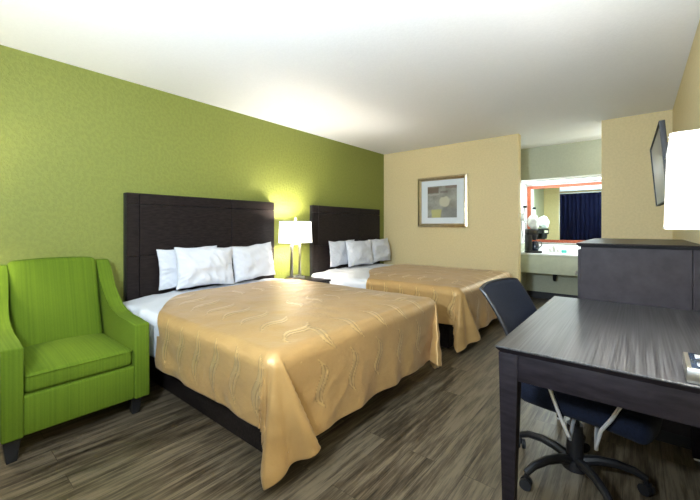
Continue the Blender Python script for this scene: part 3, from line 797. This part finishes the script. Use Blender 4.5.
# chrome arm loops, one each side
for sg in (-1, 1):
    y = 0.262 * sg
    y = 0.272 * sg
    back = [(0.045, y, 0.33), (0.025, y, 0.37), (0.0, y, 0.43), (-0.03, y, 0.51), (-0.05, y, 0.575), (-0.047, y, 0.605), (-0.025, y, 0.622)]
    topb = [(0.05, y, 0.625), (0.13, y, 0.622), (0.20, y, 0.605), (0.228, y, 0.575), (0.222, y, 0.53), (0.190, y, 0.46), (0.155, y, 0.40), (0.140, y, 0.335)]
    MB().tube([(0.03, 0.09 * sg, 0.374), (0.04, 0.20 * sg, 0.350), (0.045, y * 0.97, 0.315)] + back + topb + [(0.138, y * 0.97, 0.315), (0.125, 0.20 * sg, 0.350), (0.11, 0.09 * sg, 0.374)], 0.0072, 10).build('arm_loop', M['chrome'], t)
    MB().box((-0.045, y - 0.022, 0.618), (0.20, y + 0.022, 0.636), 0.009, 3).build('arm_pad', M['black_plastic'], t)

# ------------------------------------------------------------------ framed picture on the back wall
t = thing('framed_picture', 'abstract collage print in a champagne metal frame on the beige wall', 'picture', (1.06, D, 1.585))
W2, H2 = 0.395, 0.385; fw_ = 0.055
mb = MB()
def mitre(o0, i0, y_out, y_in):
    oc = [(-o0[0], -o0[1]), (o0[0], -o0[1]), (o0[0], o0[1]), (-o0[0], o0[1])]; ic = [(-i0[0], -i0[1]), (i0[0], -i0[1]), (i0[0], i0[1]), (-i0[0], i0[1])]
    mc = [(0.5 * (a[0] + b[0]), 0.5 * (a[1] + b[1])) for a, b in zip(oc, ic)]
    vo0 = [mb.bm.verts.new((p[0], -0.002, p[1])) for p in oc]; vo = [mb.bm.verts.new((p[0], y_out, p[1])) for p in oc]
    vm = [mb.bm.verts.new((p[0], y_out - 0.010, p[1])) for p in mc]
    vi = [mb.bm.verts.new((p[0], y_in, p[1])) for p in ic]; vi0 = [mb.bm.verts.new((p[0], -0.002, p[1])) for p in ic]
    for A_, B_ in ((vo0, vo), (vo, vm), (vm, vi), (vi, vi0), (vi0, vo0)):
        for k in range(4): mb.bm.faces.new([A_[k], A_[(k + 1) % 4], B_[(k + 1) % 4], B_[k]])
mitre((W2, H2), (W2 - fw_, H2 - fw_), -0.030, -0.016)
mb.build('frame', M['frame_metal'], t, False)
MB().box((-W2 + fw_ - 0.004, -0.012, -H2 + fw_ - 0.004), (W2 - fw_ + 0.004, -0.004, H2 - fw_ + 0.004)).build('mat_board', M['mat_white'], t, False)
pw, ph = 0.235, 0.240
bm = bmesh.new(); cl = bm.verts.layers.float_color.new('art'); N_ = 72
def mixc(a, b, t): return tuple(a[i] + (b[i] - a[i]) * t for i in range(3))
def blk(x, y, x0, x1, y0, y1, e=0.04):
    x += 0.03 * nz(x, y, 3, 6); y += 0.03 * nz(x, y, 8, 6)
    return sm(x0 - e, x0 + e, x) * (1 - sm(x1 - e, x1 + e, x)) * sm(y0 - e, y0 + e, y) * (1 - sm(y1 - e, y1 + e, y))
vg = []
for i in range(N_ + 1):
    row = []
    for j in range(N_ + 1):
        x, y = 2 * i / N_ - 1, 2 * j / N_ - 1
        c = mixc((0.20, 0.19, 0.155), (0.34, 0.335, 0.29), 0.5 + 0.8 * nz(x, y, 1, 2.2) + 0.3 * nz(x, y, 5, 8))
        c = mixc(c, (0.13, 0.085, 0.055), 0.85 * blk(x, y, -1.1, -0.22, 0.55, 0.95))
        c = mixc(c, (0.17, 0.11, 0.075), 0.7 * blk(x, y, 0.25, 1.1, 0.82, 1.1))
        c = mixc(c, (0.14, 0.10, 0.08), 0.7 * blk(x, y, -0.12, 0.38, 0.55, 0.68))
        c = mixc(c, (0.42, 0.40, 0.34), 0.8 * blk(x, y, -1.1, -0.2, 0.44, 0.50, 0.03))
        d = math.hypot((x - 0.22) / 0.40, (y - 0.02) / 0.36) + 0.35 * nz(x, y, 11, 3)
        c = mixc(c, (0.55, 0.52, 0.38), 0.85 * (1 - sm(0.75, 1.05, d)))
        c = mixc(c, (0.50, 0.47, 0.17), 0.85 * blk(x, y, -0.72 - 0.1 * (y + 0.7), -0.05 + 0.15 * (y + 0.7), -1.1, -0.48, 0.05))
        c = mixc(c, (0.17, 0.18, 0.18), 0.6 * blk(x, y, 0.05, 1.1, -1.1, -0.38, 0.10))
        v = bm.verts.new((x * pw, -0.0135, y * ph)); v[cl] = (*[max(0.01, k) for k in c], 1); row.append(v)
    vg.append(row)
for i in range(N_):
    for j in range(N_): bm.faces.new([vg[i][j], vg[i + 1][j], vg[i + 1][j + 1], vg[i][j + 1]])
ret = bmesh.ops.extrude_face_region(bm, geom=list(bm.faces))
for g in ret['geom']:
    if isinstance(g, bmesh.types.BMVert): g.co.y += 0.0012
bmesh.ops.recalc_face_normals(bm, faces=bm.faces)
me = bpy.data.meshes.new('print'); bm.to_mesh(me); bm.free(); me.materials.append(M['art'])
pr = bpy.data.objects.new('print', me); C.objects.link(pr); pr.parent = t

# ------------------------------------------------------------------ vanity niche
t = thing('vanity_counter', 'white vanity counter with sage green apron in the alcove', 'vanity', (2.75, 6.36, 0))
vx0, vx1 = RX + 0.008 - 2.75, XR - 0.004 - 2.75
MB().box((vx0, YN - 6.36, 0.765), (vx1, YM - 0.008 - 6.36, 0.79), 0.004).build('countertop', M['white_tile'], t)
MB().box((vx0, YM - 0.028 - 6.36, 0.79), (vx1, YM - 0.008 - 6.36, 0.915), 0.003).build('backsplash', M['white_tile'], t)
MB().box((vx0, YN - 6.36 + 0.006, 0.484), (vx1, YN - 6.36 + 0.026, 0.765), 0.002).build('apron', M['sage_laminate'], t)
MB().lathe((2.36 - 2.75, 0.0, 0.79), [(0.17, 0.001), (0.18, 0.006), (0.165, 0.008), (0.12, -0.004 + 0.006), (0.03, 0.001)], 28).build('basin_rim', M['white_plastic'], t)
fc = MB()
fc.box((2.30 - 2.75 - 0.075, 0.165, 0.79), (2.30 - 2.75 + 0.075, 0.215, 0.805), 0.005)
fc.tube([(2.30 - 2.75, 0.19, 0.80), (2.30 - 2.75, 0.19, 0.86), (2.30 - 2.75, 0.15, 0.885), (2.30 - 2.75, 0.08, 0.865)], 0.012, 10)
for sx in (-1, 1): fc.lathe((2.30 - 2.75 + sx * 0.055, 0.19, 0.80), [(0.014, 0), (0.016, 0.02), (0.022, 0.035), (0.012, 0.05)], 12)
fc.build('faucet', M['nickel'], t)
dp = MB()
dp.tube([(2.33 - 2.75, 0.02, 0.765), (2.33 - 2.75, 0.02, 0.40), (2.33 - 2.75, 0.04, 0.36), (2.33 - 2.75, 0.08, 0.36), (2.33 - 2.75, 0.10, 0.42), (2.34 - 2.75, 0.20, 0.45), (2.34 - 2.75, 0.275, 0.45)], 0.022, 12)
dp.build('drain_pipe', M['black_plastic'], t)

t = thing('mirror', 'large vanity mirror in an orange wood frame above the white counter', 'mirror', (2.75, YM - 0.008, 0.945))
mx0, mx1, mz0, mz1, f_ = 1.885 - 2.75, 3.55 - 2.75, 0.0, 0.955, 0.048
mb = MB()
def mring():
    oc = [(mx0, mz0), (mx1, mz0), (mx1, mz1), (mx0, mz1)]; ic = [(mx0 + 0.055, mz0 + f_), (mx1 - f_, mz0 + f_), (mx1 - f_, mz1 - f_), (mx0 + 0.055, mz1 - f_)]
    a = [mb.bm.verts.new((p[0], 0, p[1])) for p in oc]; b = [mb.bm.verts.new((p[0], -0.022, p[1])) for p in oc]
    c = [mb.bm.verts.new((p[0], -0.022, p[1])) for p in ic]; d = [mb.bm.verts.new((p[0], 0, p[1])) for p in ic]
    for A_, B_ in ((a, b), (b, c), (c, d), (d, a)):
        for k in range(4): mb.bm.faces.new([A_[k], A_[(k + 1) % 4], B_[(k + 1) % 4], B_[k]])
mring(); mb.build('frame', M['orange_wood'], t, False)
MB().box((mx0 + 0.052, -0.010, mz0 + f_ - 0.002), (mx1 - f_ + 0.002, -0.002, mz1 - f_ + 0.002)).build('mirror_glass', M['mirror'], t, False)

t = thing('vanity_light_fixture', 'white light panel under the bulkhead over the vanity', 'light fixture', (2.75, 6.40, 1.942))
MB().box((-0.85, -0.14, -0.012), (0.85, 0.14, 0.0), 0.003).build('housing', M['white_plastic'], t)
MB().box((-0.83, -0.12, -0.0145), (0.83, 0.12, -0.011)).build('diffuser', M['panel_light'], t, False)

# coffee maker
t = thing('coffee_maker', 'black coffee maker on the left end of the vanity counter', 'coffee maker', (2.055, 6.22, 0.79), 0.55)
MB().box((-0.10, -0.09, 0), (0.11, 0.09, 0.035), 0.008).build('base', M['black_plastic'], t)
MB().box((-0.10, -0.085, 0.035), (-0.035, 0.085, 0.29), 0.010).build('water_tank', M['black_plastic'], t)
MB().box((-0.10, -0.075, 0.285), (0.060, 0.075, 0.385), 0.018, 3).build('brew_head', M['black_plastic'], t)
cf = MB().lathe((0.035, 0, 0.037), [(0.040, 0), (0.055, 0.02), (0.058, 0.07), (0.046, 0.125), (0.036, 0.150)], 22).build('carafe', M['dark_gloss'], t)
MB().tube([(0.07, 0, 0.18), (0.125, 0, 0.175), (0.135, 0, 0.12), (0.09, 0, 0.08)], 0.008, 8).build('handle', M['black_plastic'], cf)
MB().lathe((0.025, 0, 0.205), [(0.030, 0), (0.040, 0.03), (0.044, 0.085)], 20).build('filter_basket', M['black_plastic'], t)
MB().box((0.059, -0.04, 0.31), (0.063, 0.04, 0.355), 0.002).build('control_strip', M['chrome'], t)
# crumpled bag resting on the coffee maker
mb = MB()
def bag(u, v):
    a = 2 * PI * u; b = PI * v
    n_ = 1 + 0.16 * nz(math.cos(a) * math.sin(b), math.sin(a) * math.sin(b), math.cos(b), 1.8) + 0.10 * nz(math.cos(a), math.sin(a), v * 3, 3.5)
    z = -math.cos(b) * 0.110 * n_
    r_ = math.sin(b) ** 0.8 * 0.090 * n_ * (1 - 0.35 * sm(0.55, 1, v))
    return (2.065 + r_ * math.cos(a), 6.23 + r_ * 0.8 * math.sin(a), 1.288 + max(z, -0.110))
mb.grid(bag, 48, 28); bmesh.ops.remove_doubles(mb.bm, verts=mb.bm.verts, dist=0.0005)
tag(mb.build('plastic_bag', M['white_plastic'], None, True, 180), 'crumpled white plastic bag resting on top of the black coffee maker', 'bag')
# wall hair dryer
t = thing('hair_dryer', 'white hair dryer with black nozzle hanging on the alcove side wall', 'hair dryer', (RX + 0.006, 6.30, 1.36))
MB().box((0, -0.05, -0.06), (0.05, 0.05, 0.08), 0.010).build('holder', M['white_plastic'], t)
MB().tube([(0.055, 0.0, -0.10), (0.055, 0.0, 0.10), (0.045, 0, 0.16)], [0.017, 0.024, 0.024], 14).build('body', M['white_plastic'], t)
MB().lathe((0.05, 0, 0.155), [(0.024, 0), (0.030, 0.01), (0.030, 0.035), (0.018, 0.042)], 18).build('nozzle', M['black_plastic'], t)
MB().tube([(0.055, 0, -0.10), (0.06, 0.02, -0.20), (0.05, 0.05, -0.32), (0.03, 0.06, -0.40), (0.015, 0.03, -0.34), (0.01, -0.02, -0.20), (0.01, -0.03, -0.06)], 0.004, 8).build('cord', M['black_plastic'], t)
# small things by the basin
for k, (x, y, lab) in enumerate(((2.455, 6.45, 'small teal soap bar standing right of the faucet'),)):
    o = MB().box((x - 0.035, y - 0.018, 0.791), (x + 0.035, y + 0.018, 0.84), 0.008, 3).build('soap_bar', M['teal'], None)
    tag(o, lab, 'soap')

# ------------------------------------------------------------------ curtains on the front wall (seen in the mirror)
def curtain(xa, xb, label):
    mb = MB(); n = int((xb - xa) / 0.008)
    def f(u, v):
        x = xa + (xb - xa) * u; z = 0.06 + 2.29 * v
        ph = x * 2 * PI / 0.125 + 0.9 * nz(x, 0, 0, 3)
        y = YF + 0.075 + 0.032 * math.sin(ph) * (1 - 0.25 * v) + 0.010 * nz(x, z, 1, 4)
        return (x, y, z)
    mb.grid(f, n, 26)
    o = mb.build('curtain', M['navy_curtain'], None, True, 180)
    so = o.modifiers.new('thick', 'SOLIDIFY'); so.thickness = 0.003
    return tag(o, label, 'curtain')
curtain(0.55, 2.50, 'navy blue pleated curtain reflected in the vanity mirror')
t = thing('curtain_rail', 'white curtain rail above the navy curtain reflected in the vanity mirror', 'curtain rail', (2.0, YF, 2.37))
MB().box((-1.5, 0.055, -0.015), (1.5, 0.095, 0.015), 0.003).build('rail', M['white_plastic'], t)
for x in (-1.4, 0, 1.4): MB().box((x - 0.012, 0.0, -0.010), (x + 0.012, 0.056, 0.010)).build('bracket', M['white_plastic'], t, False)
# unseen lamp bodies added for the two fill lights behind the camera
t = thing('added_fill_lamp', 'added standing fill lamp, unseen behind the viewpoint', 'lamp', (2.72, -0.35, 0))
MB().lathe((0, 0, 0), [(0.13, 0), (0.13, 0.015), (0.02, 0.03)], 28).build('base', M['nickel'], t)
MB().tube([(0, 0, 0.02), (0, 0, 1.34)], 0.011, 12).build('pole', M['nickel'], t)
mb = MB(); n = 32
R1 = [[mb.bm.verts.new((r * math.cos(2 * PI * k / n), r * math.sin(2 * PI * k / n), z)) for k in range(n)] for r, z in ((0.012, 1.33), (0.10, 1.35), (0.18, 1.42), (0.176, 1.42), (0.096, 1.357), (0.012, 1.345))]
for i in range(5):
    for k in range(n): mb.bm.faces.new([R1[i][k], R1[i][(k + 1) % n], R1[i + 1][(k + 1) % n], R1[i + 1][k]])
mb.build('bowl', M['nickel'], t)
t = thing('added_ceiling_lamp', 'added square ceiling fill lamp, unseen behind the viewpoint', 'ceiling lamp', (2.95, -0.50, H))
MB().box((-0.28, -0.28, -0.03), (0.28, 0.28, 0), 0.004).build('canopy', M['white_plastic'], t)
MB().box((-0.26, -0.26, -0.10), (0.26, 0.26, -0.03), 0.02, 3).build('diffuser', M['panel_light'], t)

t = thing('alcove_ceiling_lamp', 'round ceiling lamp of the dressing alcove behind the right wall', 'ceiling lamp', (3.36, 5.62, H))
MB().lathe((0, 0, 0), [(0.13, 0.0), (0.13, -0.03)], 28).build('canopy', M['white_plastic'], t)
MB().lathe((0, 0, 0), [(0.05, -0.03), (0.05, -0.10)], 20).build('socket', M['nickel'], t)
